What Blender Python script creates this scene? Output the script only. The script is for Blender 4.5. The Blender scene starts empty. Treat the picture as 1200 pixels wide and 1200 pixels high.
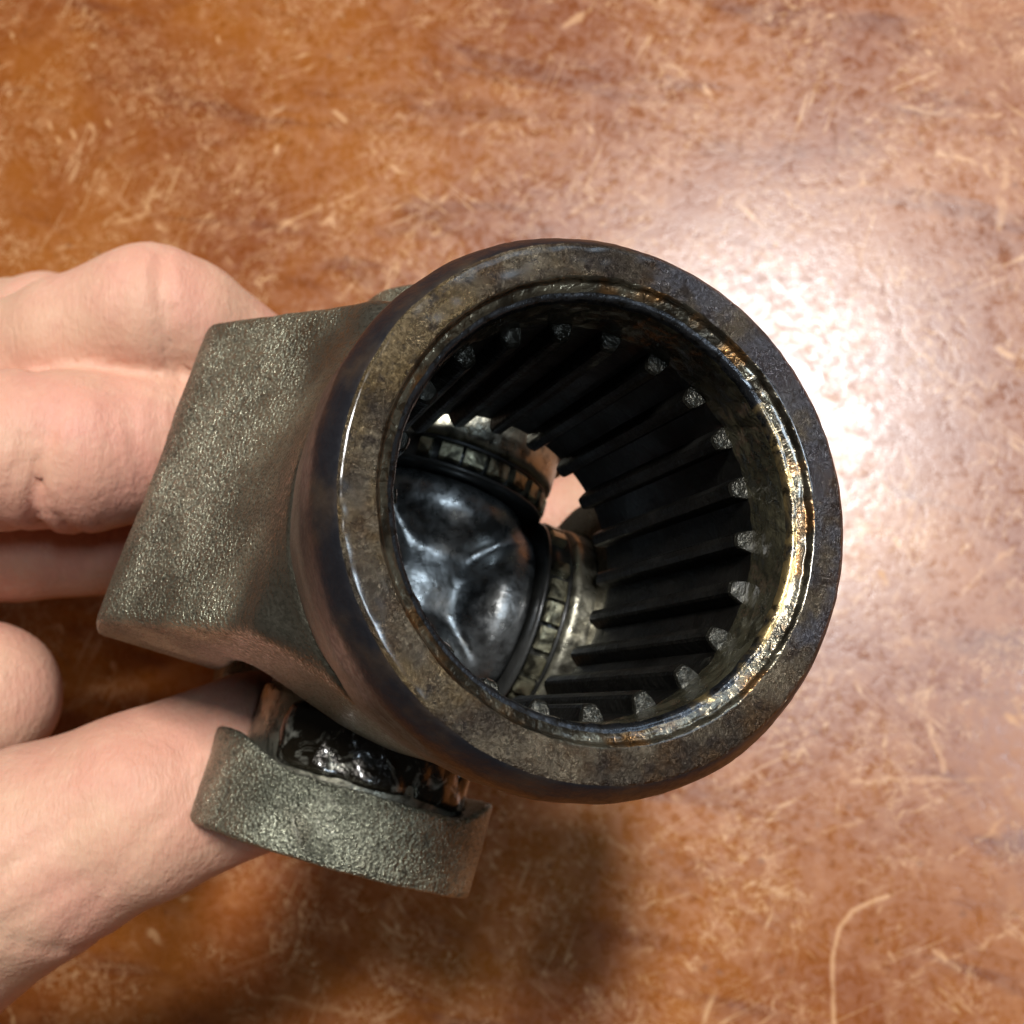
import bpy, math, random
import numpy as np
from mathutils import Matrix, Vector, noise

random.seed(7)
scene = bpy.context.scene
COL = scene.collection
MM = 0.001

# ------------------------------------------------------------------ camera
CAM_H = 250.0          # mm above the tabletop
FPX = 1300.0           # focal length in pixels of a 1200 px wide frame
cam_d = bpy.data.cameras.new('camera')
cam = bpy.data.objects.new('camera', cam_d)
COL.objects.link(cam)
# the phone is held a little tilted over the table: NT_ is the table normal seen from the camera
NT_ = Vector((-0.120, 0.205, 0.971)).normalized()
_y = (Vector((0, 1, 0))-NT_*NT_.y).normalized()
_x = _y.cross(NT_)
RW = Matrix((_x, _y, NT_)).to_4x4()                   # camera frame -> world (table normal = z)
# working frame (mm): camera at (0, 0, CAM_H) looking down -z; GW takes it to the world in metres
GW = Matrix.Translation((0, 0, NT_.z*CAM_H*MM)) @ RW @ Matrix.Translation((0, 0, -CAM_H*MM))
cam.matrix_world = GW @ Matrix.Translation((0, 0, CAM_H*MM))


def on_table(x, y):                                   # working-frame pixel -> point on the tabletop (world mm)
    d = RW.to_3x3() @ Vector(((x-600)/FPX, -(y-600)/FPX, -1))
    o = GW @ Vector((0, 0, CAM_H*MM))
    t = -o.z/d.z
    p = o+d*t
    return (p.x*1000, p.y*1000, 0.0)


cam_d.sensor_width = 36.0
cam_d.lens = 36.0*FPX/1200.0
cam_d.clip_start = 0.005
cam_d.clip_end = 20
cam_d.dof.use_dof = True
cam_d.dof.focus_distance = 0.084
cam_d.dof.aperture_fstop = 60.0
scene.camera = cam
scene.cycles.max_bounces = 6
scene.cycles.diffuse_bounces = 3
scene.cycles.glossy_bounces = 4
scene.cycles.transmission_bounces = 2
scene.cycles.caustics_reflective = False
scene.cycles.caustics_refractive = False

# ------------------------------------------------------------------ world and lamps
world = bpy.data.worlds.new('World')
scene.world = world
world.use_nodes = True
wb = world.node_tree.nodes['Background']
wb.inputs[0].default_value = (1.0, 0.86, 0.72, 1)
wb.inputs[1].default_value = 0.026


def lamp(name, loc, target, size, size_y, power, colour):
    d = bpy.data.lights.new(name, 'AREA')
    d.shape = 'RECTANGLE'
    d.size = size
    d.size_y = size_y
    d.energy = power
    d.color = colour
    o = bpy.data.objects.new(name, d)
    COL.objects.link(o)
    loc = GW @ Vector(loc)
    dirv = GW @ Vector(target) - loc
    o.location = loc
    o.rotation_euler = dirv.to_track_quat('-Z', 'Y').to_euler()
    return o


lamp('room_lamp', (0.0, 0.80, 1.50), (0, 0, 0.1), 0.14, 0.34, 38, (1.0, 0.99, 0.975))
lamp('window', (0.70, 1.15, 0.95), (0.0, 0, 0.12), 0.7, 0.5, 4.0, (0.62, 0.80, 1.0))
lamp('bore_fill', (0.55, 0.30, 1.60), (0.0, 0, 0.1), 0.22, 0.22, 5.5, (0.70, 0.85, 1.0))  # added cool fill shining down the bore onto the cross, no real fixture

vs = scene.view_settings
vs.view_transform = 'Standard'
vs.look = 'None'
vs.gamma = 1.0
vs.use_curve_mapping = False
vs.exposure = 0.0


# ------------------------------------------------------------------ material helper
class NT:
    def __init__(self, name):
        self.m = bpy.data.materials.new(name)
        self.m.use_nodes = True
        self.t = self.m.node_tree
        self.bsdf = self.t.nodes['Principled BSDF']
        self.tc = self.t.nodes.new('ShaderNodeTexCoord')
        mp = self.t.nodes.new('ShaderNodeMapping')
        mp.inputs['Scale'].default_value = (1000, 1000, 1000)   # object space in mm
        self.t.links.new(self.tc.outputs['Object'], mp.inputs['Vector'])
        self.P = mp.outputs['Vector']

    def link(self, a, b):
        if hasattr(a, 'is_output') or isinstance(a, bpy.types.NodeSocket):
            self.t.links.new(a, b)
        else:
            b.default_value = a

    def mapping(self, v, scale=(1, 1, 1), rot=(0, 0, 0), loc=(0, 0, 0)):
        n = self.t.nodes.new('ShaderNodeMapping')
        n.inputs['Scale'].default_value = scale
        n.inputs['Rotation'].default_value = rot
        n.inputs['Location'].default_value = loc
        self.t.links.new(v, n.inputs['Vector'])
        return n.outputs[0]

    def aniso(self, v, scale, deg, loc=(0, 0, 0)):      # turn first, then stretch
        return self.mapping(self.mapping(v, (1, 1, 1), (0, 0, math.radians(deg)), loc), scale)

    def noise(self, scale, detail=4, rough=0.55, v=None, dist=0.0, colour=False):
        n = self.t.nodes.new('ShaderNodeTexNoise')
        n.inputs['Scale'].default_value = scale
        n.inputs['Detail'].default_value = detail
        n.inputs['Roughness'].default_value = rough
        n.inputs['Distortion'].default_value = dist
        self.t.links.new(v or self.P, n.inputs['Vector'])
        return n.outputs['Color' if colour else 'Fac']

    def voronoi(self, scale, v=None, feature='F1', rnd=1.0):
        n = self.t.nodes.new('ShaderNodeTexVoronoi')
        n.feature = feature
        n.inputs['Scale'].default_value = scale
        n.inputs['Randomness'].default_value = rnd
        self.t.links.new(v or self.P, n.inputs['Vector'])
        return n.outputs['Distance']

    def ramp(self, f, lo, hi, a=0.0, b=1.0, smooth=True):
        n = self.t.nodes.new('ShaderNodeMapRange')
        n.interpolation_type = 'SMOOTHSTEP' if smooth else 'LINEAR'
        self.link(f, n.inputs[0])
        n.inputs[1].default_value = lo
        n.inputs[2].default_value = hi
        n.inputs[3].default_value = a
        n.inputs[4].default_value = b
        return n.outputs[0]

    def math(self, op, a, b=0.0, c=None, clamp=False):
        n = self.t.nodes.new('ShaderNodeMath')
        n.operation = op
        n.use_clamp = clamp
        self.link(a, n.inputs[0])
        self.link(b, n.inputs[1])
        if c is not None:
            self.link(c, n.inputs[2])
        return n.outputs[0]

    def vmath(self, op, a, b=None, scale=None):
        n = self.t.nodes.new('ShaderNodeVectorMath')
        n.operation = op
        self.link(a, n.inputs[0])
        if b is not None:
            self.link(b, n.inputs[1])
        if scale is not None:
            self.link(scale, n.inputs['Scale'])
        return n.outputs['Value'] if op in ('LENGTH', 'DOT_PRODUCT', 'DISTANCE') else n.outputs['Vector']

    def mix(self, f, a, b):
        n = self.t.nodes.new('ShaderNodeMix')
        n.data_type = 'RGBA'
        n.clamp_factor = True
        self.link(f, n.inputs[0])
        for s, v in ((n.inputs[6], a), (n.inputs[7], b)):
            if isinstance(v, tuple):
                s.default_value = (*v[:3], 1)
            else:
                self.t.links.new(v, s)
        return n.outputs[2]

    def sep(self, v):
        n = self.t.nodes.new('ShaderNodeSeparateXYZ')
        self.t.links.new(v, n.inputs[0])
        return n.outputs

    def bump(self, h, strength=0.3, dist=0.2, normal=None):
        n = self.t.nodes.new('ShaderNodeBump')
        n.inputs['Strength'].default_value = strength
        n.inputs['Distance'].default_value = dist*MM
        self.t.links.new(h, n.inputs['Height'])
        if normal is not None:
            self.t.links.new(normal, n.inputs['Normal'])
        return n.outputs[0]

    def set(self, **kw):
        for k, v in kw.items():
            k = k.replace('_', ' ')
            s = self.bsdf.inputs[k]
            if isinstance(v, tuple) and len(v) == 3 and s.type == 'RGBA':
                v = (*v, 1)
            self.link(v, s)
        return self.m


# ------------------------------------------------------------------ materials
def mat_table():
    k = NT('worn_varnished_wood')
    P = k.P
    big = k.noise(0.018, 3, 0.5)
    grainv = k.aniso(P, (0.35, 1.6, 1), 12)
    grain = k.noise(0.055, 5, 0.6, grainv, 0.6)
    c = k.mix(k.ramp(big, 0.35, 0.65), (0.205, 0.052, 0.009), (0.30, 0.092, 0.012))
    c = k.mix(k.ramp(grain, 0.50, 0.72, 0, 0.8), c, (0.14, 0.036, 0.011))
    # cloudy scuffing of the finish
    mid = k.noise(0.16, 5, 0.62, None, 0.4)
    c = k.mix(k.ramp(mid, 0.50, 0.76, 0, 0.38), c, (0.43, 0.165, 0.045))
    fine = k.noise(0.50, 4, 0.6, None, 0.8)
    c = k.mix(k.ramp(fine, 0.56, 0.74, 0, 0.28), c, (0.46, 0.19, 0.062))
    c = k.mix(k.ramp(fine, 0.46, 0.27, 0, 0.42), c, (0.12, 0.030, 0.009))
    # short oriented nicks
    marks = None
    wob2 = k.vmath('SCALE', k.noise(0.5, 2, 0.5, P, 0, True), None, 2.2)
    for rot, sc, seed, thr in ((38, 0.13, 0.0, 0.17), (-32, 0.10, 31.0, 0.16), (62, 0.20, 77.0, 0.18)):
        v = k.aniso(P, (0.36, 1.2, 1), rot, (seed, seed*1.7, 0))
        v = k.vmath('ADD', v, wob2)
        d = k.voronoi(sc, v)
        gate = k.ramp(k.noise(0.045, 3, 0.6, k.mapping(P, (1, 1, 1), (0, 0, 0), (seed, 9, 3))), 0.49, 0.62)
        m = k.math('MULTIPLY', k.ramp(d, thr, thr*0.35), gate)
        marks = m if marks is None else k.math('MAXIMUM', marks, m)
    # long scratches, each a bent line of its own (mm on the tabletop)
    wob = k.vmath('SCALE', k.vmath('SUBTRACT', k.noise(0.14, 4, 0.6, P, 0, True), (0.5, 0.5, 0.5)), None, 5.0)
    PW = k.vmath('ADD', P, wob)
    PW2 = k.vmath('ADD', P, k.vmath('SCALE', wob, None, 0.32))
    px = on_table
    brk = k.ramp(k.noise(0.3, 3, 0.6), 0.36, 0.52, 0.25, 1)
    lines = [((300, 276), (428, 222), .75, .55), ((1058, 128), (1172, 136), .7, .7), ((1098, 182), (1140, 192), 1.0, .9),
             ((985, 15), (1075, 75), .5, .5), ((1180, 190), (1172, 268), 1.2, .6), ((60, 190), (170, 150), .6, .5),
             ((1080, 815), (1108, 905), .9, .6), ((1000, 918), (1190, 910), .9, .55), ((560, 55), (700, 85), .5, .4),
             ((130, 262), (172, 250), 1.0, .7), ((940, 60), (960, 0), .6, .5), ((880, 1010), (1010, 960), .7, .45),
             ((300, 1165), (420, 1188), .8, .4), ((1110, 1010), (1180, 960), .7, .5), ((20, 120), (60, 70), .6, .5),
             ((1050, 1150), (1190, 1090), .6, .45), ((780, 1130), (930, 1110), .6, .3), ((220, 120), (240, 175), .7, .5), ((250, 300), (330, 215), .5, .5),
             ((640, 120), (760, 90), .5, .4), ((1120, 700), (1190, 640), .7, .5), ((1060, 400), (1150, 470), .6, .5), ((380, 40), (520, 20), .5, .5)]
    curl = [((1040, 1050), (1022, 1057)), ((1022, 1057), (1000, 1066)), ((1000, 1066), (984, 1088)), ((984, 1088), (976, 1120)),
            ((976, 1120), (975, 1160)), ((975, 1160), (979, 1215))]
    lines += [(a, b, 0.66, 0.85) for a, b in curl]
    for a, b, w, s in lines:
        A = Vector(px(*a)); B = Vector(px(*b)); D = B-A
        pa = k.vmath('SUBTRACT', PW2 if (a, b) in curl else PW, tuple(A))
        h = k.math('DIVIDE', k.vmath('DOT_PRODUCT', pa, tuple(D)), D.dot(D), None, True)
        q = k.vmath('SUBTRACT', pa, k.vmath('SCALE', tuple(D), None, h))
        m = k.ramp(k.vmath('LENGTH', q), w, w*0.3, 0, s)
        marks = k.math('MAXIMUM', marks, m if (a, b) in curl else k.math('MULTIPLY', m, brk))
    c = k.mix(k.math('MULTIPLY', marks, 0.70), c, (0.62, 0.33, 0.14))
    # hairline crazing and wear lines
    wn = k.noise(0.11, 4, 0.6, None, 1.3)
    line = k.ramp(k.math('ABSOLUTE', k.math('SUBTRACT', wn, 0.5)), 0.009, 0.002)
    wn2 = k.noise(0.2, 3, 0.6, k.mapping(P, (1, 1, 1), (0, 0, 0), (61, 17, 4)), 1.8)
    line = k.math('MAXIMUM', line, k.ramp(k.math('ABSOLUTE', k.math('SUBTRACT', wn2, 0.47)), 0.011, 0.003))
    line = k.math('MULTIPLY', line, k.ramp(k.noise(0.06, 3, 0.6, k.mapping(P, (1, 1, 1), (0, 0, 0), (5, 77, 4))), 0.42, 0.58))
    for rot, sd in ((-24, 4.0), (42, 21.0), (-70, 47.0)):
        sv = k.aniso(P, (0.10, 1.5, 1), rot, (sd, sd*2.3, 0))
        ln = k.ramp(k.math('ABSOLUTE', k.math('SUBTRACT', k.noise(0.16, 2, 0.5, sv, 0.25), 0.5)), 0.010, 0.002)
        ln = k.math('MULTIPLY', ln, k.ramp(k.noise(0.05, 3, 0.6, k.mapping(P, (1, 1, 1), (0, 0, 0), (sd, 3, sd))), 0.52, 0.65))
        line = k.math('MAXIMUM', line, k.math('MULTIPLY', ln, 0.8))
    c = k.mix(k.math('MULTIPLY', line, 0.75), c, (0.64, 0.37, 0.18))
    # little dark dents
    dent = k.ramp(k.voronoi(0.12, k.mapping(P, (1, 1, 1), (0, 0, 0), (13, 5, 0))), 0.12, 0.05)
    c = k.mix(k.math('MULTIPLY', dent, 0.4), c, (0.14, 0.05, 0.02))
    r = k.math('ADD', k.ramp(fine, 0.3, 0.72, 0.23, 0.40), k.math('MULTIPLY', marks, 0.12))
    r = k.math('ADD', r, k.ramp(mid, 0.35, 0.7, -0.05, 0.07))
    h = k.math('ADD', k.math('MULTIPLY', fine, 0.6), k.math('MULTIPLY', k.noise(1.6, 3, 0.6), 0.22))
    h = k.math('ADD', h, k.math('MULTIPLY', mid, 0.9))
    return k.set(Base_Color=c, Roughness=r, Specular_IOR_Level=0.64, Normal=k.bump(h, 0.34, 0.22))


def mat_casting(name='rough_cast_steel', tint=(0.40, 0.40, 0.295), neck=False):
    k = NT(name)
    n1 = k.noise(2.1, 3, 0.72)
    n2 = k.noise(0.13, 4, 0.55)
    grit = k.voronoi(3.0)
    c = k.mix(k.ramp(n2, 0.35, 0.68), (0.19, 0.19, 0.138), tint)
    c = k.mix(k.ramp(k.noise(0.22, 4, 0.6, k.mapping(k.P, (1, 1, 1), (0, 0, 0), (40, 3, 9))), 0.55, 0.75, 0, 0.45), c, (0.10, 0.068, 0.04))
    c = k.mix(k.ramp(n1, 0.50, 0.34, 0, 0.75), c, (0.045, 0.043, 0.033))
    h = k.math('ADD', n1, k.math('MULTIPLY', grit, -0.5))
    r = k.ramp(n1, 0.40, 0.62, 0.50, 0.25)
    if neck:                                   # the flank next to the hub is turned smooth
        sx = k.math('ABSOLUTE', k.sep(k.P)[0])
        sx = k.math('ADD', sx, k.math('MULTIPLY', k.math('SUBTRACT', n2, 0.5), 5.0))
        rough_zone = k.ramp(sx, 19.0, 22.5)
        h = k.math('MULTIPLY', h, k.math('ADD', k.math('MULTIPLY', rough_zone, 0.85), 0.15))
        c = k.mix(k.math('MULTIPLY', k.math('SUBTRACT', 1.0, rough_zone), 0.8), c, (0.125, 0.110, 0.085))
    geo = k.t.nodes.new('ShaderNodeNewGeometry')
    worn = k.math('MULTIPLY', k.ramp(geo.outputs['Pointiness'], 0.53, 0.60), k.ramp(n2, 0.3, 0.6, 0.3, 1.0))
    sv = k.aniso(k.P, (0.25, 2.5, 0.6), 40)
    scr = k.math('MULTIPLY', k.ramp(k.math('ABSOLUTE', k.math('SUBTRACT', k.noise(0.5, 3, 0.5, sv), 0.5)), 0.02, 0.004),
                 k.ramp(k.noise(0.1, 2, 0.5, k.mapping(k.P, (1, 1, 1), (0, 0, 0), (8, 8, 60))), 0.52, 0.62))
    worn = k.math('MAXIMUM', worn, k.math('MULTIPLY', scr, 0.6))
    c = k.mix(k.math('MULTIPLY', worn, 0.8), c, (0.42, 0.40, 0.32))
    h = k.math('MULTIPLY', h, k.ramp(k.noise(0.18, 3, 0.5, k.mapping(k.P, (1, 1, 1), (0, 0, 0), (80, 3, 6))), 0.35, 0.6, 0.7, 1.1))
    return k.set(Base_Color=c, Metallic=0.85, Roughness=r, Normal=k.bump(h, 1.0, 0.46))


def mat_face():
    k = NT('worn_steel_rim')
    n2 = k.noise(0.14, 5, 0.62)
    n1 = k.noise(2.6, 4, 0.7, None, 0.3)
    off = lambda *o: k.mapping(k.P, (1, 1, 1), (0, 0, 0), o)
    xyz = k.sep(k.P)
    left = k.math('MULTIPLY', xyz[0], -0.012)                       # bronzed on the ear side
    up_right = k.math('MULTIPLY', k.math('ADD', xyz[0], xyz[1]), 0.009)   # bluish grey towards the upper right
    c = k.mix(k.ramp(n2, 0.34, 0.64), (0.045, 0.035, 0.026), (0.19, 0.155, 0.105))
    c = k.mix(k.ramp(k.noise(0.22, 5, 0.65, off(7, 41, 9)), 0.47, 0.64, 0, 0.85), c, (0.075, 0.043, 0.020))
    c = k.mix(k.ramp(k.math('ADD', k.noise(0.13, 4, 0.6, off(50, 8, 1)), left), 0.58, 0.78, 0, 0.55), c, (0.21, 0.14, 0.055))
    c = k.mix(k.ramp(k.math('ADD', k.noise(0.16, 4, 0.6, off(2, 18, 31)), up_right), 0.60, 0.74, 0, 0.8), c, (0.085, 0.088, 0.105))
    c = k.mix(k.ramp(k.noise(0.5, 4, 0.65, off(3, 11, 9)), 0.55, 0.66, 0, 0.8), c, (0.03, 0.022, 0.018))
    c = k.mix(k.ramp(n1, 0.46, 0.34, 0, 0.7), c, (0.035, 0.028, 0.022))
    wet = k.noise(0.3, 4, 0.65, off(23, 4, 1))
    r = k.ramp(wet, 0.35, 0.65, 0.42, 0.18)
    return k.set(Base_Color=c, Metallic=0.8, Roughness=r, Coat_Weight=k.ramp(wet, 0.35, 0.58, 0.1, 1.0), Coat_Roughness=0.13,
                 Normal=k.bump(n1, 1.0, 0.38))


def mat_bevel():
    k = NT('greasy_bevel_steel')
    n2 = k.noise(0.3, 4, 0.6)
    n1 = k.noise(1.3, 3, 0.6, None, 0.8)
    c = k.mix(k.ramp(n2, 0.40, 0.62), (0.05, 0.042, 0.030), (0.19, 0.165, 0.115))
    c = k.mix(k.ramp(k.noise(0.2, 3, 0.6, k.mapping(k.P, (1, 1, 1), (0, 0, 0), (17, 21, 5))), 0.52, 0.66, 0, 0.7), c, (0.26, 0.115, 0.028))
    c = k.mix(k.ramp(n1, 0.46, 0.36, 0, 0.8), c, (0.05, 0.035, 0.02))
    return k.set(Base_Color=c, Metallic=0.85, Roughness=0.24, Coat_Weight=0.5, Coat_Roughness=0.08,
                 Normal=k.bump(n1, 0.5, 0.32))


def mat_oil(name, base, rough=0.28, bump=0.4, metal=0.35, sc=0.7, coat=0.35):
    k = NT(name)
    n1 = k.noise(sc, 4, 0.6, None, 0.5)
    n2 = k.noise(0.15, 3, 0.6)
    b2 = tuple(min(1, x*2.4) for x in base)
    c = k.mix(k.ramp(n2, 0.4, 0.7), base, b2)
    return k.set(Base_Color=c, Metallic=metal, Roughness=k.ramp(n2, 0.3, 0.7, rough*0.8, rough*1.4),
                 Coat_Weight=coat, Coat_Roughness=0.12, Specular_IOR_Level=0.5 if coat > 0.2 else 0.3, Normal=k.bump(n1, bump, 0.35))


def mat_collar():
    k = NT('blackened_collar')
    n2 = k.noise(0.16, 4, 0.6)
    n1 = k.noise(1.6, 4, 0.6)
    c = k.mix(k.ramp(n2, 0.45, 0.72), (0.014, 0.014, 0.017), (0.055, 0.038, 0.026))
    return k.set(Base_Color=c, Metallic=0.3, Roughness=k.ramp(n1, 0.3, 0.7, 0.36, 0.5), Normal=k.bump(n1, 0.35, 0.2))


def mat_neck():
    k = NT('smooth_turned_neck')
    n2 = k.noise(0.12, 4, 0.6)
    n1 = k.noise(2.4, 4, 0.65)
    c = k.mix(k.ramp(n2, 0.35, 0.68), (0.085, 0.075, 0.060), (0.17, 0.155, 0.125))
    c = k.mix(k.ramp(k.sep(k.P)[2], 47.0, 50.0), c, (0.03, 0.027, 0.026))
    return k.set(Base_Color=c, Metallic=0.6, Roughness=k.ramp(n1, 0.3, 0.7, 0.40, 0.55), Normal=k.bump(n1, 0.6, 0.18))


def mat_lip():
    k = NT('glint_lip_steel')
    n1 = k.noise(1.4, 4, 0.65)
    n2 = k.noise(0.35, 4, 0.6, None, 0.6)
    side = k.math('ADD', k.math('MULTIPLY', k.sep(k.P)[0], 0.03), n2)  # lamp glint painted into the colour: gold on the right, dark steel elsewhere
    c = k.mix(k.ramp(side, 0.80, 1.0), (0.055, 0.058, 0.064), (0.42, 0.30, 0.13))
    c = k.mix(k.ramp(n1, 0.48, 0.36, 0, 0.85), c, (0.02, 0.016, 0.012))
    return k.set(Base_Color=c, Metallic=0.85, Roughness=k.ramp(n2, 0.35, 0.65, 0.18, 0.38), Coat_Weight=0.5, Coat_Roughness=0.12,
                 Normal=k.bump(n1, 0.45, 0.3))


def mat_steel(name, base, rough, bump=0.2, dirt=0.5):
    k = NT(name)
    n1 = k.noise(0.9, 4, 0.6)
    n2 = k.noise(0.3, 4, 0.6, None, 0.6)
    c = k.mix(k.ramp(n2, 0.48, 0.62, 0, dirt), base, (0.03, 0.027, 0.02))
    return k.set(Base_Color=c, Metallic=0.9, Roughness=k.ramp(n1, 0.3, 0.7, rough*0.75, rough*1.35), Normal=k.bump(n1, bump, 0.25))


def mat_grease():
    k = NT('wet_grease')
    n1 = k.noise(0.45, 4, 0.6, None, 0.8)
    n2 = k.noise(1.1, 3, 0.6)
    c = k.mix(k.ramp(n1, 0.54, 0.70), (0.016, 0.012, 0.007), (0.36, 0.35, 0.29))
    return k.set(Base_Color=c, Metallic=0.45, Roughness=0.22, Coat_Weight=0.8, Coat_Roughness=0.10, Normal=k.bump(n2, 0.5, 0.4))


def mat_skin():
    k = NT('skin')
    n1 = k.noise(0.06, 3, 0.5)
    n2 = k.noise(0.45, 4, 0.6)
    c = k.mix(k.ramp(n1, 0.35, 0.65), (0.60, 0.36, 0.235), (0.60, 0.30, 0.21))
    c = k.mix(k.ramp(n2, 0.5, 0.75, 0, 0.35), c, (0.68, 0.44, 0.30))
    c = k.mix(k.ramp(n2, 0.45, 0.25, 0, 0.3), c, (0.48, 0.23, 0.15))
    v = k.mapping(k.P, (1.0, 0.45, 0.7), (0, 0, math.radians(10)))
    fold = k.noise(0.9, 4, 0.62, v, 0.5)
    pore = k.voronoi(1.1)
    h = k.math('ADD', fold, k.math('MULTIPLY', pore, 0.25))
    red = k.noise(0.035, 3, 0.6, k.mapping(k.P, (1, 1, 1), (0, 0, 0), (9, 30, 2)))
    c = k.mix(k.ramp(red, 0.48, 0.66, 0, 0.30), c, (0.56, 0.23, 0.165))
    for x, y, Z, rad in ((200, 330, 134, 9), (60, 600, 126, 13), (150, 560, 128, 9), (225, 890, 117, 11)):
        p = Vector(((x-600)*Z/FPX, -(y-600)*Z/FPX, CAM_H-Z))
        dist = k.vmath('LENGTH', k.vmath('SUBTRACT', k.P, tuple(p)))
        c = k.mix(k.ramp(k.math('ADD', dist, k.math('MULTIPLY', n2, 8.0)), rad+6, rad-2, 0, 0.25), c, (0.60, 0.24, 0.18))
    wr = k.noise(1.3, 3, 0.6, k.mapping(k.P, (1.9, 0.4, 1.0), (0, 0, math.radians(6))), 0.8)
    h = k.math('ADD', h, k.math('MULTIPLY', wr, 0.8))
    return k.set(Base_Color=c, Roughness=0.56, Subsurface_Weight=0.25, Subsurface_Radius=(1.0, 0.35, 0.2),
                 Subsurface_Scale=0.0016, Specular_IOR_Level=0.35, Normal=k.bump(h, 0.6, 0.30))


M_TABLE = mat_table()
M_CAST = mat_casting()
M_YOKE = mat_casting('cast_yoke_steel', neck=True)
M_FACE = mat_face()
M_BEVEL = mat_bevel()
M_COLLAR = mat_collar()
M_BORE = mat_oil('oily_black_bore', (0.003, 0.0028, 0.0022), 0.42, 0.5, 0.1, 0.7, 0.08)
M_NECK = mat_neck()
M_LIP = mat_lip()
M_WALL = mat_oil('oil_filmed_wall', (0.060, 0.054, 0.033), 0.26, 0.9, 0.55, 0.9)
M_TEND = mat_oil('lit_wet_tooth_end_steel', (0.035, 0.033, 0.026), 0.20, 1.0, 0.7, 1.6)  # wet steel, paler than the flanks: light on the noses put into the colour
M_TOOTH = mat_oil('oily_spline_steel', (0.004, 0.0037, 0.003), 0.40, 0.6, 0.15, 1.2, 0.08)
M_CROSS = mat_steel('dark_polished_steel', (0.33, 0.335, 0.33), 0.33, 0.4, 0.6)
M_CUP = mat_steel('greasy_cup_steel', (0.45, 0.43, 0.34), 0.34, 0.6, 0.7)
M_CAGE = mat_steel('bearing_cage_steel', (0.50, 0.47, 0.32), 0.35, 0.7, 0.9)
M_SEAL = mat_oil('black_rubber_seal', (0.012, 0.012, 0.011), 0.4, 0.3, 0.0)
M_SKIN = mat_skin()
M_GREASE = mat_grease()


# ------------------------------------------------------------------ mesh helpers
def add_mesh(name, verts, faces, mats, parent=None, smooth=True, mat_idx=None, scale=MM):
    me = bpy.data.meshes.new(name)
    v = np.asarray(verts, float)*scale
    me.from_pydata(v.tolist(), [], [list(map(int, f)) for f in faces])
    if not isinstance(mats, (list, tuple)):
        mats = [mats]
    for m in mats:
        me.materials.append(m)
    if mat_idx is not None:
        me.polygons.foreach_set('material_index', np.asarray(mat_idx, dtype=np.int32))
    me.polygons.foreach_set('use_smooth', np.full(len(me.polygons), smooth))
    me.update()
    o = bpy.data.objects.new(name, me)
    COL.objects.link(o)
    if parent:
        o.parent = parent
    return o


def tag(o, label=None, cat=None, kind=None):
    if label:
        o['label'] = label
    if cat:
        o['category'] = cat
    if kind:
        o['kind'] = kind
    return o


def surface_nets(fn, lo, hi, h):
    lo = np.array(lo, float); hi = np.array(hi, float)
    n = np.ceil((hi-lo)/h).astype(int)+1
    ax = [lo[i]+h*np.arange(n[i]) for i in range(3)]
    X, Y, Z = np.meshgrid(*ax, indexing='ij')
    D = fn(X, Y, Z).astype(np.float32)
    ins = D < 0
    cn = n-1
    acc = np.zeros((*cn, 3), np.float32)
    cnt = np.zeros(tuple(cn), np.float32)
    offs = [(i, j, k) for i in (0, 1) for j in (0, 1) for k in (0, 1)]

    def corner(A, o):
        return A[o[0]:o[0]+cn[0], o[1]:o[1]+cn[1], o[2]:o[2]+cn[2]]
    for o in offs:
        for a in range(3):
            if o[a] == 1:
                continue
            p = list(o); p[a] = 1
            d0, d1 = corner(D, o), corner(D, p)
            ch = corner(ins, o) != corner(ins, p)
            t = np.where(ch, d0/np.where(ch, d0-d1, 1), 0)
            for b in range(3):
                acc[..., b] += np.where(ch, (t if b == a else o[b]), 0)
            cnt += ch
    act = cnt > 0
    idx = -np.ones(tuple(cn), np.int64)
    ijk = np.argwhere(act)
    idx[act] = np.arange(len(ijk))
    verts = lo + h*(ijk + acc[act]/cnt[act][:, None])
    quads = []
    for a in range(3):
        b, c = (a+1) % 3, (a+2) % 3
        s0 = [slice(None)]*3; s1 = [slice(None)]*3
        s0[a] = slice(0, -1); s1[a] = slice(1, None)
        i0 = ins[tuple(s0)]; i1 = ins[tuple(s1)]
        e = np.argwhere(i0 != i1)
        ok = (e[:, b] > 0) & (e[:, c] > 0) & (e[:, b] < cn[b]) & (e[:, c] < cn[c])
        e = e[ok]
        flip = i0[tuple(e.T)]

        def g(db, dc):
            q = e.copy(); q[:, b] += db; q[:, c] += dc
            return idx[tuple(q.T)]
        q = np.stack([g(-1, -1), g(0, -1), g(0, 0), g(-1, 0)], 1)
        q[~flip] = q[~flip][:, ::-1]
        quads.append(q)
    return verts, np.concatenate(quads)


def snap(fn, v, it=2, e=0.05, maxd=0.6):
    for _ in range(it):
        x, y, z = v.T
        d = fn(x, y, z)
        g = np.stack([fn(x+e, y, z)-fn(x-e, y, z), fn(x, y+e, z)-fn(x, y-e, z), fn(x, y, z+e)-fn(x, y, z-e)], 1)/(2*e)
        L = np.maximum((g*g).sum(1), 0.2)
        v = v - np.clip(d/L, -maxd, maxd)[:, None]*g
    return v


def smin(a, b, k):
    h = np.maximum(k-np.abs(a-b), 0)/k
    return np.minimum(a, b)-h*h*k*0.25


def smax(a, b, k):
    return -smin(-a, -b, k)


def vnoise(x, y, z, s):           # cheap smooth pseudo noise for surface unevenness
    return (np.sin(x*s*1.3+y*s*0.7+1.1)*np.sin(y*s*1.1-z*s*0.8+2.3)*np.sin(z*s*1.2+x*s*0.5+0.4)
            + 0.5*np.sin(x*s*2.9-z*s*1.7)*np.sin(y*s*2.6+x*s*1.2+0.9)*np.sin(z*s*2.4+3.1))


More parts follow.
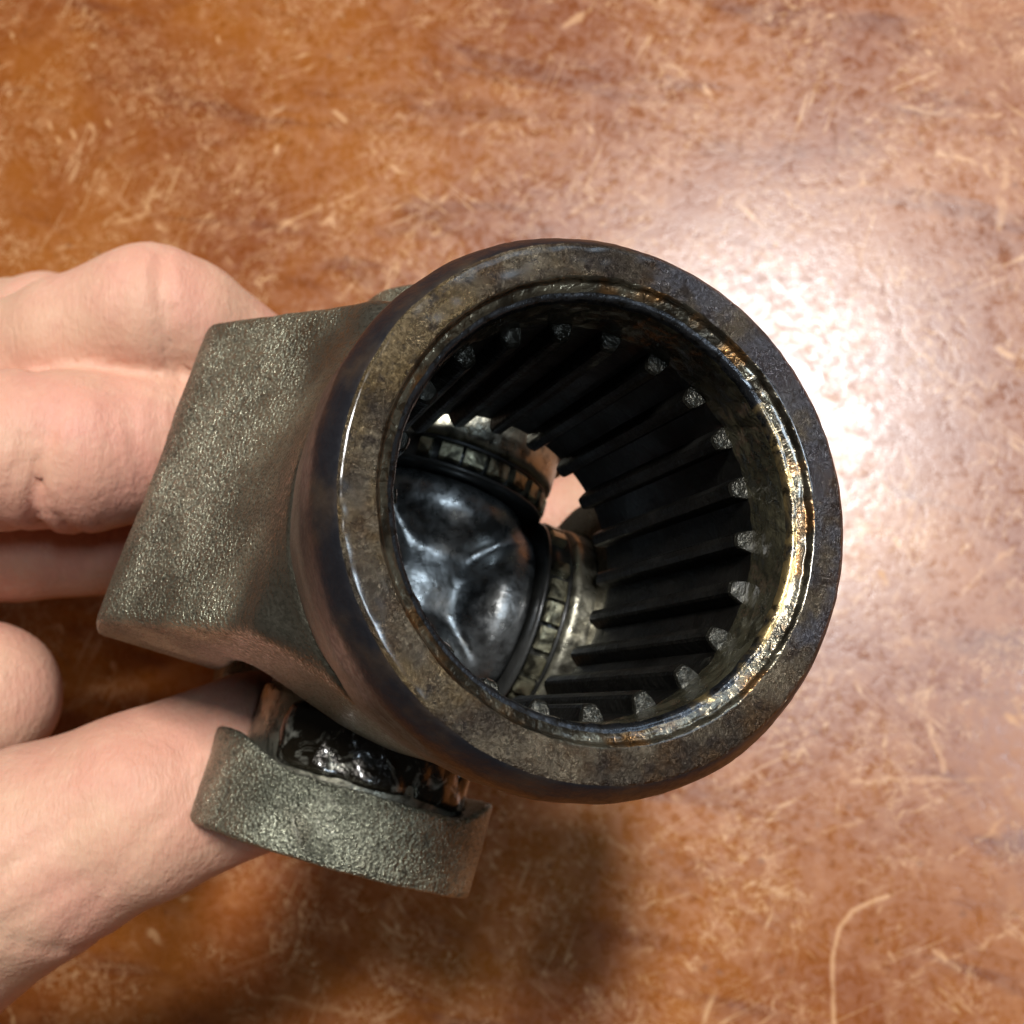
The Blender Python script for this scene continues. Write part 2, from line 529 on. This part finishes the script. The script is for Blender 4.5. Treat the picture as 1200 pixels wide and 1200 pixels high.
def lathe(profile, seg, axis='z', wob=None):
    """profile: list of (r, h, material); returns verts, faces, material index (closed ring strip, no caps)."""
    verts, faces, mi = [], [], []
    for i, (r, h, m) in enumerate(profile):
        for s in range(seg):
            a = 2*math.pi*s/seg
            rr, hh = (r, h) if wob is None else wob(i, r, h, a)
            c, d = rr*math.cos(a), rr*math.sin(a)
            verts.append({'z': (c, d, hh), 'x': (hh, c, d), 'y': (d, hh, c)}[axis])
    for i in range(len(profile)-1):
        for s in range(seg):
            t = (s+1) % seg
            faces.append((i*seg+s, i*seg+t, (i+1)*seg+t, (i+1)*seg+s))
            mi.append(profile[i+1][2])
    return verts, faces, mi


# ------------------------------------------------------------------ tabletop
def build_table():
    w, d, t, b = 700.0, 500.0, 28.0, 4.0
    prof = [(-t, 0), (-b, 0), (-b*0.3, b*0.3), (0, b)]
    verts, faces = [], []
    for z, ins in prof:
        for sx, sy in ((-1, -1), (1, -1), (1, 1), (-1, 1)):
            verts.append((sx*(w-ins), sy*(d-ins), z))
    for i in range(3):
        for s in range(4):
            u = (s+1) % 4
            faces.append((i*4+s, i*4+u, i*4+4+u, i*4+4+s))
    faces.append((12, 13, 14, 15)); faces.append((3, 2, 1, 0))
    o = add_mesh('tabletop', verts, faces, M_TABLE, smooth=False)
    tag(o, 'worn orange-brown varnished wooden tabletop with pale scratches', None, 'structure')


build_table()

# ------------------------------------------------------------------ universal joint
nrm = np.array([.335, .17, 0.0]); nrm[2] = math.sqrt(1-nrm@nrm)
FRONT = np.array([6.9, .6, CAM_H-77.4])      # centre of the rim face (mm)
PHI = math.radians(-16)
bx = np.array([math.cos(PHI), math.sin(PHI), 0.0])
Bv = bx-nrm*(bx@nrm); Bv /= np.linalg.norm(Bv)
Av = np.cross(nrm, Bv)
ZF = 55.0                                    # rim face above the cross centre
CEN = FRONT-ZF*nrm
joint = bpy.data.objects.new('universal_joint', None)
COL.objects.link(joint)
joint.empty_display_size = 0.02
joint.matrix_world = GW @ Matrix(((Bv[0], Av[0], nrm[0], CEN[0]*MM), (Bv[1], Av[1], nrm[1], CEN[1]*MM),
                             (Bv[2], Av[2], nrm[2], CEN[2]*MM), (0, 0, 0, 1)))
tag(joint, 'greasy steel universal joint with splined bore facing up, held in the hand', 'universal joint')


def build_hub():
    # material ids: 0 blackened chamfer, 1 face, 2 bevel, 3 bore, 4 smooth turned neck
    prof = [(16.9, 37.5, 4), (19.6, 38.0, 4), (19.85, 38.6, 4), (19.9, 39.5, 4)]
    prof += [(19.9+0.7*min(1, (z-40)/7.0)**0.8, z, 4) for z in np.arange(40.2, 49.3, 0.7)]
    prof += [(20.62, z, 0) for z in np.arange(49.6, 52.4, 0.7)]
    prof += [(20.5, 52.6, 0), (20.2, 53.3, 0), (19.8, 54.0, 0), (19.45, 54.6, 0), (19.2, 54.85, 0), (19.0, 54.97, 1), (18.8, 55.0, 1)]
    prof += [(r, 55.0, 1) for r in np.arange(18.4, 16.8, -0.25)]
    prof += [(16.7, 54.97, 1), (16.55, 54.85, 2), (16.45, 54.62, 2), (16.38, 54.45, 2), (16.25, 54.42, 2), (16.05, 54.36, 2), (15.85, 54.28, 2), (15.72, 54.2, 2),
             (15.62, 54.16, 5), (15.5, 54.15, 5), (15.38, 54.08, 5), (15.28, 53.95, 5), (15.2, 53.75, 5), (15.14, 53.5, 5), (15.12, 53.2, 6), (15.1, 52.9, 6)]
    prof += [(15.1, z, 6) for z in np.arange(52.4, 49.0, -0.35)]
    prof += [(15.1, 48.8, 6), (15.1, 48.4, 3)]
    prof += [(15.1, z, 3) for z in np.arange(47, 21.6, -2.5)]
    prof += [(15.15, 21.1, 3), (15.6, 20.5, 3), (16.9, 20.5, 3)]

    def wob(i, r, h, a):
        x, y = math.cos(a)*r, math.sin(a)*r
        p = Vector((x*0.35, y*0.35, h*0.35))
        n = noise.noise(p)
        n2 = noise.noise(p*3.1+Vector((9, 2, 5)))
        m = prof[i][2]
        if m in (0, 4) and 40 < h < 53:
            lump = max(0, noise.noise(Vector((x*0.16+4, y*0.16, 2))))*(0.5 if h < 50 else 0.15)
            return r+0.10*n+lump, h+0.15*n2
        if m == 0 and h >= 53:
            return r+0.05*n+0.04*n2, h+0.03*n2
        if m == 1:
            return r+(0.10*n+0.08*n2), h+0.035*n2+0.03*n
        if m == 2:
            return r+0.10*n2+0.06*n, h+0.09*n2+0.08*n
        if m == 5:
            return r+0.08*n2+0.07*n, h+0.06*n2+0.06*n
        if m == 6:
            return r+0.16*n2+0.08*n, h
        return r, h
    v, f, mi = lathe(prof, 256, 'z', wob)
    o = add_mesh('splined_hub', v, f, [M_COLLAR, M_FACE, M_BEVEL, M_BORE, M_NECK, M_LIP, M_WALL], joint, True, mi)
    tag(o, 'thick round rim of the splined bore, stained brown')
    # 22 spline teeth share a mesh: a trapezoid ridge along the bore with a rounded, chamfered nose
    R = 15.4
    pts = [(-1.05, R), (-0.86, 14.6), (-0.66, 13.98), (-0.48, 13.76), (0, 13.70), (0.48, 13.76), (0.66, 13.98), (0.86, 14.6), (1.05, R)]
    zs = [(49.0, .82), (48.9, .92), (48.6, 1.0), (40, 1.0), (30, 1.0), (21.6, 1.0), (21.0, .75)]
    verts, faces = [], []
    for z, sc in zs:
        for w, r in pts:
            verts.append((R-(R-r)*sc, w*(0.6+0.4*sc), z))
    m = len(pts)
    for i in range(len(zs)-1):
        for j in range(m-1):
            faces.append((i*m+j, i*m+j+1, (i+1)*m+j+1, (i+1)*m+j))
    tmat = [1]*(2*(m-1))+[0]*((len(zs)-3)*(m-1))+[1, 0]
    faces.append(tuple(range(m))[::-1])
    faces.append(tuple((len(zs)-1)*m+j for j in range(m)))
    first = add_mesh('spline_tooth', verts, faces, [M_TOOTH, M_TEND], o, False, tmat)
    for i in range(22):
        t = first if i == 0 else first.copy()
        if i:
            COL.objects.link(t)
            t.parent = o
        t.rotation_euler = (0, 0, TOOTH0+2*math.pi*i/22+random.uniform(-.006, .006))
        t.location = (0, 0, random.uniform(-.2, .1)*MM)


TOOTH0 = math.radians(12.7)
build_hub()


def cyl(x, y, r):
    return np.sqrt(x*x+y*y)-r


def sdf_front_yoke(x, y, z):
    b = np.abs(x)
    rad = np.sqrt(x*x+y*y)
    # neck under the collar
    rn = 19.75-np.clip(38.0-z, 0, 24)*0.05
    neck = smax((rad-rn)*0.99, smax(z-40.5, 19.2-z, 0.8), 0.8)
    # ear: flat cheek, round far end, sloping shoulder at the front
    y0 = y-0.8
    side = np.abs(y0)-16.2+np.clip(z-10.0, 0, 28)*0.05
    disc = np.sqrt(y0*y0+np.minimum(z, 0)**2)-16.2
    plan = np.where(z > 0, side, disc)
    sh = ((z-34.0)*11.0+(b-20.0)*20.5)/math.hypot(11.0, 20.5)
    ear = smax(smax(smax(plan, b-31.0, 0.9), sh, 1.6), z-37.5, 2.0)
    ear = smax(ear, smin(17.4-b, 19.4-z, 3.0), 0.8)     # below the hub only the cheek remains
    d = smin(neck, ear, 6.0)
    d = np.where(z > 15.5, smax(d, 16.6-rad, 0.4), d)
    hole = cyl(y, z, 12.55)
    d = smax(d, -hole, 0.5)
    return d+0.035*vnoise(x, y, z, 0.55)


def sdf_rear_yoke(x, y, z):
    a = np.abs(y)
    rad = np.sqrt(x*x+y*y)
    side = np.abs(x)-15.6
    disc = np.sqrt(x*x+np.maximum(z, 0)**2)-15.6
    plan = np.where(z < 0, side, disc)
    q = np.clip((np.abs(x)-8.5)/6.5, 0, 1)
    inn = 23.4-2.6*q*q*(3-2*q)                # cheeks stand further in than the relieved middle
    ear = smax(smax(plan, a-31.0, 0.7), inn-a, 0.7)
    ear = smax(ear, -30.0-z, 1.0)
    base = smax(smax(side, a-31.0, 3.0), smax(z+20.0, -34.0-z, 3.0), 2.0)
    slope = (-(z+34.0)*12+(a-20.0)*14)/math.hypot(12, 14)
    hub = smax(rad-17.0, smax(z+24.0, -58.0-z, 1.0), 1.0)
    d = smin(smin(ear, smax(base, slope-8, 3.0), 4.0), hub, 6.0)
    d = smax(d, np.where(z < -18, 12.5-rad, -9.0), 0.5)
    hole = cyl(x, z, 12.55)
    d = smax(d, -hole, 0.5)
    return d+0.07*vnoise(x, y, z, 0.5)


def build_yokes():
    v, q = surface_nets(sdf_front_yoke, (-34, -26, -18), (34, 26, 42), 0.6)
    v = snap(sdf_front_yoke, v, 2)
    o = add_mesh('front_yoke', v, q, M_YOKE, joint)
    tag(o, 'grey-green rough cast yoke ear flaring from the hub')
    v, q = surface_nets(sdf_rear_yoke, (-20, -33, -60), (20, 33, 18), 0.5)
    v = snap(sdf_rear_yoke, v, 2)
    o = add_mesh('rear_yoke', v, q, M_CAST, joint)
    tag(o, 'rough cast ear of the second yoke below the hub')


build_yokes()


def sdf_cross(x, y, z):
    def arm(u, v, w):           # trunnion along u
        au = np.abs(u)
        r = np.sqrt(v*v+w*w)
        shaft = smax(r-6.6, au-26.0, 0.6)
        t = np.clip((au-2.5)/6.0, 0, 1)
        bar = smax((r-(7.4+2.9*t*t*(3-2*t)-0.07*np.maximum(au-8.4, 0)**2))*0.85, au-11.3, 0.8)
        return smin(shaft, bar, 0.6)
    d = smin(arm(x, y, z), arm(y, x, z), 1.2)
    # flat web between the arms
    web = smax(np.abs(z)-5.0, np.maximum(np.abs(x), np.abs(y))-9.5, 1.0)
    web = smax(web, (np.abs(x)+np.abs(y))*0.7071-12.0, 1.0)
    d = smin(d, web, 1.5)
    return d+0.04*vnoise(x, y, z, 1.1)


def build_cross():
    v, q = surface_nets(sdf_cross, (-27, -27, -12), (27, 27, 12), 0.5)
    v = snap(sdf_cross, v, 2)
    add_mesh('cross_spider', v, q, M_CROSS, joint)
    # bearing cups on the four trunnions, each with a cage ring and a seal
    def ring(prof, seg=96):
        return lathe([(r, h, 0) for r, h in prof], seg, 'x')
    cup = [(7.0, 15.0), (11.9, 14.9), (12.4, 15.3), (12.45, 16.0), (12.45, 29.2), (12.0, 30.0), (6.0, 30.2), (0.05, 30.2)]
    seal = [(6.7, 11.5), (11.5, 11.4), (12.1, 11.6), (12.2, 11.9), (11.3, 12.2), (11.2, 14.4), (11.9, 14.5), (11.9, 14.85), (6.8, 14.85)]
    # cage: segments around the ring
    cv, cf = [], []
    N = 26
    for i in range(N):
        if i in (3, 16):
            continue
        a0 = 2*math.pi*(i+random.uniform(0.02, 0.30))/N; a1 = 2*math.pi*(i+random.uniform(0.72, 0.98))/N
        base = len(cv)
        for h, rr in ((12.3, 11.1), (12.3, 12.1), (12.55, 12.35), (14.0, 12.35), (14.25, 12.1), (14.25, 11.1)):
            for a in (a0, (a0+a1)/2, a1):
                cv.append((h, rr*math.cos(a), rr*math.sin(a)))
        for j in range(5):
            for t in range(2):
                p = base+j*3+t
                cf.append((p, p+3, p+4, p+1))
        cf.append(tuple(base+j*3 for j in range(6))[::-1])
        cf.append(tuple(base+j*3+2 for j in range(6)))
    cv_, cf_, _ = ring(cup)
    sv, sf, _ = ring(seal)
    c0 = add_mesh('bearing_cup', cv_, cf_, M_CUP, joint)
    s0 = add_mesh('seal_ring', sv, sf, M_SEAL, c0)
    g0 = add_mesh('bearing_cage', cv, cf, M_CAGE, c0, False)
    for i in range(1, 4):
        c = c0.copy(); COL.objects.link(c); c.parent = joint
        c.rotation_euler = (0, 0, i*math.pi/2)
        for p in (s0, g0):
            d = p.copy(); COL.objects.link(d); d.parent = c


build_cross()


def sdf_grease(x, y, z):
    r = np.sqrt(x*x+z*z)
    shell = np.abs(r-12.5)-(0.55+0.5*vnoise(x+3, y, z+5, 0.42))
    band = np.maximum(np.maximum(-23.0-y, y+16.2), 2.5-z)
    return smax(smax(shell, band, 0.8), np.abs(x-0.5)-11.0, 1.5)


def build_grease():
    v, q = surface_nets(sdf_grease, (-14, -25, 1), (14, -14, 16), 0.4)
    add_mesh('grease_smear', v, q, M_GREASE, joint)


build_grease()

# ------------------------------------------------------------------ hand
def W(px, py, Z):
    return np.array([(px-600)*Z/FPX, -(py-600)*Z/FPX, CAM_H-Z])


# chains of (point, radius): built in mm in the world, the hand grips the rear yoke from behind
CH = {
    'ring': [(W(-330, 600, 185), 10.5), (W(-60, 462, 150), 8.8), (W(90, 405, 143), 8.8), (W(178, 372, 141), 9.1), (W(212, 384, 143), 8.9), (W(345, 470, 158), 8.4), (W(440, 560, 172), 7.4)],
    'little': [(W(-360, 560, 205), 9.5), (W(-60, 400, 178), 8.6), (W(52, 385, 168), 8.3), (W(170, 470, 178), 7.8), (W(260, 560, 186), 6.8)],
    'middle': [(W(-360, 640, 165), 11.0), (W(-70, 536, 134), 9.3), (W(20, 528, 133), 9.5), (W(90, 530, 135), 9.8), (W(200, 518, 142), 9.6), (W(330, 540, 158), 9.2), (W(430, 640, 172), 8.0)],
    'index': [(W(-340, 720, 170), 10.5), (W(-80, 640, 152), 8.2), (W(30, 634, 153), 8.0), (W(200, 632, 164), 7.8), (W(330, 700, 176), 7.0)],
    'thumb': [(W(-330, 1250, 160), 17.0), (W(-120, 1110, 132), 13.5), (W(40, 1000, 124), 11.8), (W(160, 945, 124), 10.6), (W(290, 895, 130), 10.2), (W(370, 850, 138), 8.6)],
    'palm': [(W(-420, 620, 190), 15.0), (W(-460, 1050, 195), 18.0)],
    'palm_b': [(W(-330, 760, 175), 14.0), (W(-430, 1150, 180), 17.0)],
    'palm_edge': [(W(-18, 815, 146), 9.8), (W(-120, 840, 158), 11.0), (W(-330, 980, 178), 15.0)],
    'far': [(W(-100, 560, 200), 9.5), (W(200, 580, 208), 9.0), (W(520, 640, 204), 8.6), (W(700, 600, 196), 8.0)],
    'wrist': [(W(-440, 1120, 190), 22.0), (W(-800, 1380, 205), 27.0)],
    'wrist_b': [(W(-420, 1080, 180), 18.0), (W(-820, 1340, 195), 24.0)],
}
CREASE = []


def capsule(x, y, z, a, ra, b, rb):
    ba = b-a
    L = ba@ba
    h = np.clip(((x-a[0])*ba[0]+(y-a[1])*ba[1]+(z-a[2])*ba[2])/L, 0, 1)
    h2 = h*h*(3-2*h)
    return np.sqrt((x-a[0]-h*ba[0])**2+(y-a[1]-h*ba[1])**2+(z-a[2]-h*ba[2])**2)-(ra+(rb-ra)*h2)


def sdf_hand(x, y, z):
    tot = None
    for name, ch in CH.items():
        d = None
        for (a, ra), (b, rb) in zip(ch[:-1], ch[1:]):
            c = capsule(x, y, z, a, ra, b, rb)
            d = c if d is None else smin(d, c, 1.0)
        kk = {'palm': 12.0, 'palm_b': 12.0, 'wrist': 16.0, 'wrist_b': 16.0, 'palm_edge': 5.0}.get(name, 0.7)
        tot = d if tot is None else smin(tot, d, kk)
    for c, nn, depth, w in CREASE:
        t = (x-c[0])*nn[0]+(y-c[1])*nn[1]+(z-c[2])*nn[2]
        rr = np.sqrt((x-c[0])**2+(y-c[1])**2+(z-c[2])**2)
        tot = tot+depth*np.exp(-(t/w)**2)*np.clip(1-(rr-9)/5, 0, 1)
    return tot+0.22*vnoise(x, y, z, 0.16)


def crease(px, py, Z, ang, depth=0.6, w=0.55):
    c = W(px, py, Z)
    CREASE.append((c, np.array([math.cos(ang), math.sin(ang), 0.0]), depth, w))


for px_, py_, z_, an, dp, w_ in (
        (200, 405, 134, 8, 0.9, 0.7), (188, 395, 134, 2, 0.35, 0.35), (213, 398, 134, 14, 0.4, 0.35), (150, 360, 134, -12, 0.25, 0.5),
        (30, 600, 126, -20, 1.1, 0.6), (52, 590, 126, 14, 0.6, 0.45), (16, 560, 125, -28, 0.45, 0.4), (70, 560, 125, 18, 0.3, 0.4),
        (-5, 470, 125, -15, 0.4, 0.5), (120, 470, 126, 6, 0.25, 0.45), (165, 560, 130, 10, 0.35, 0.45),
        (240, 870, 118, 20, 0.55, 0.5), (226, 880, 117, 24, 0.5, 0.4), (212, 900, 116, 15, 0.35, 0.35), (195, 880, 115, 28, 0.25, 0.35),
        (20, 1010, 114, -52, 0.4, 0.6), (52, 1110, 116, 60, 0.4, 0.6), (100, 960, 113, -60, 0.25, 0.5),
        (120, 1040, 114, -40, 0.3, 0.5), (0, 1080, 115, -62, 0.4, 0.5)):
    crease(px_, py_, z_, math.radians(an), dp, w_)


def build_hand():
    pts = np.array([p for ch in CH.values() for p, r in ch])
    lo = pts.min(0)-30; hi = pts.max(0)+14
    lo[0] = max(lo[0], -215)
    v, q = surface_nets(sdf_hand, lo, hi, 1.15)
    v = snap(sdf_hand, v, 1)
    o = add_mesh('hand', v, q, M_SKIN)
    o.matrix_world = GW
    tag(o, 'bare hand reaching in from the left, thumb and bent fingers gripping the steel joint', 'hand')


build_hand()
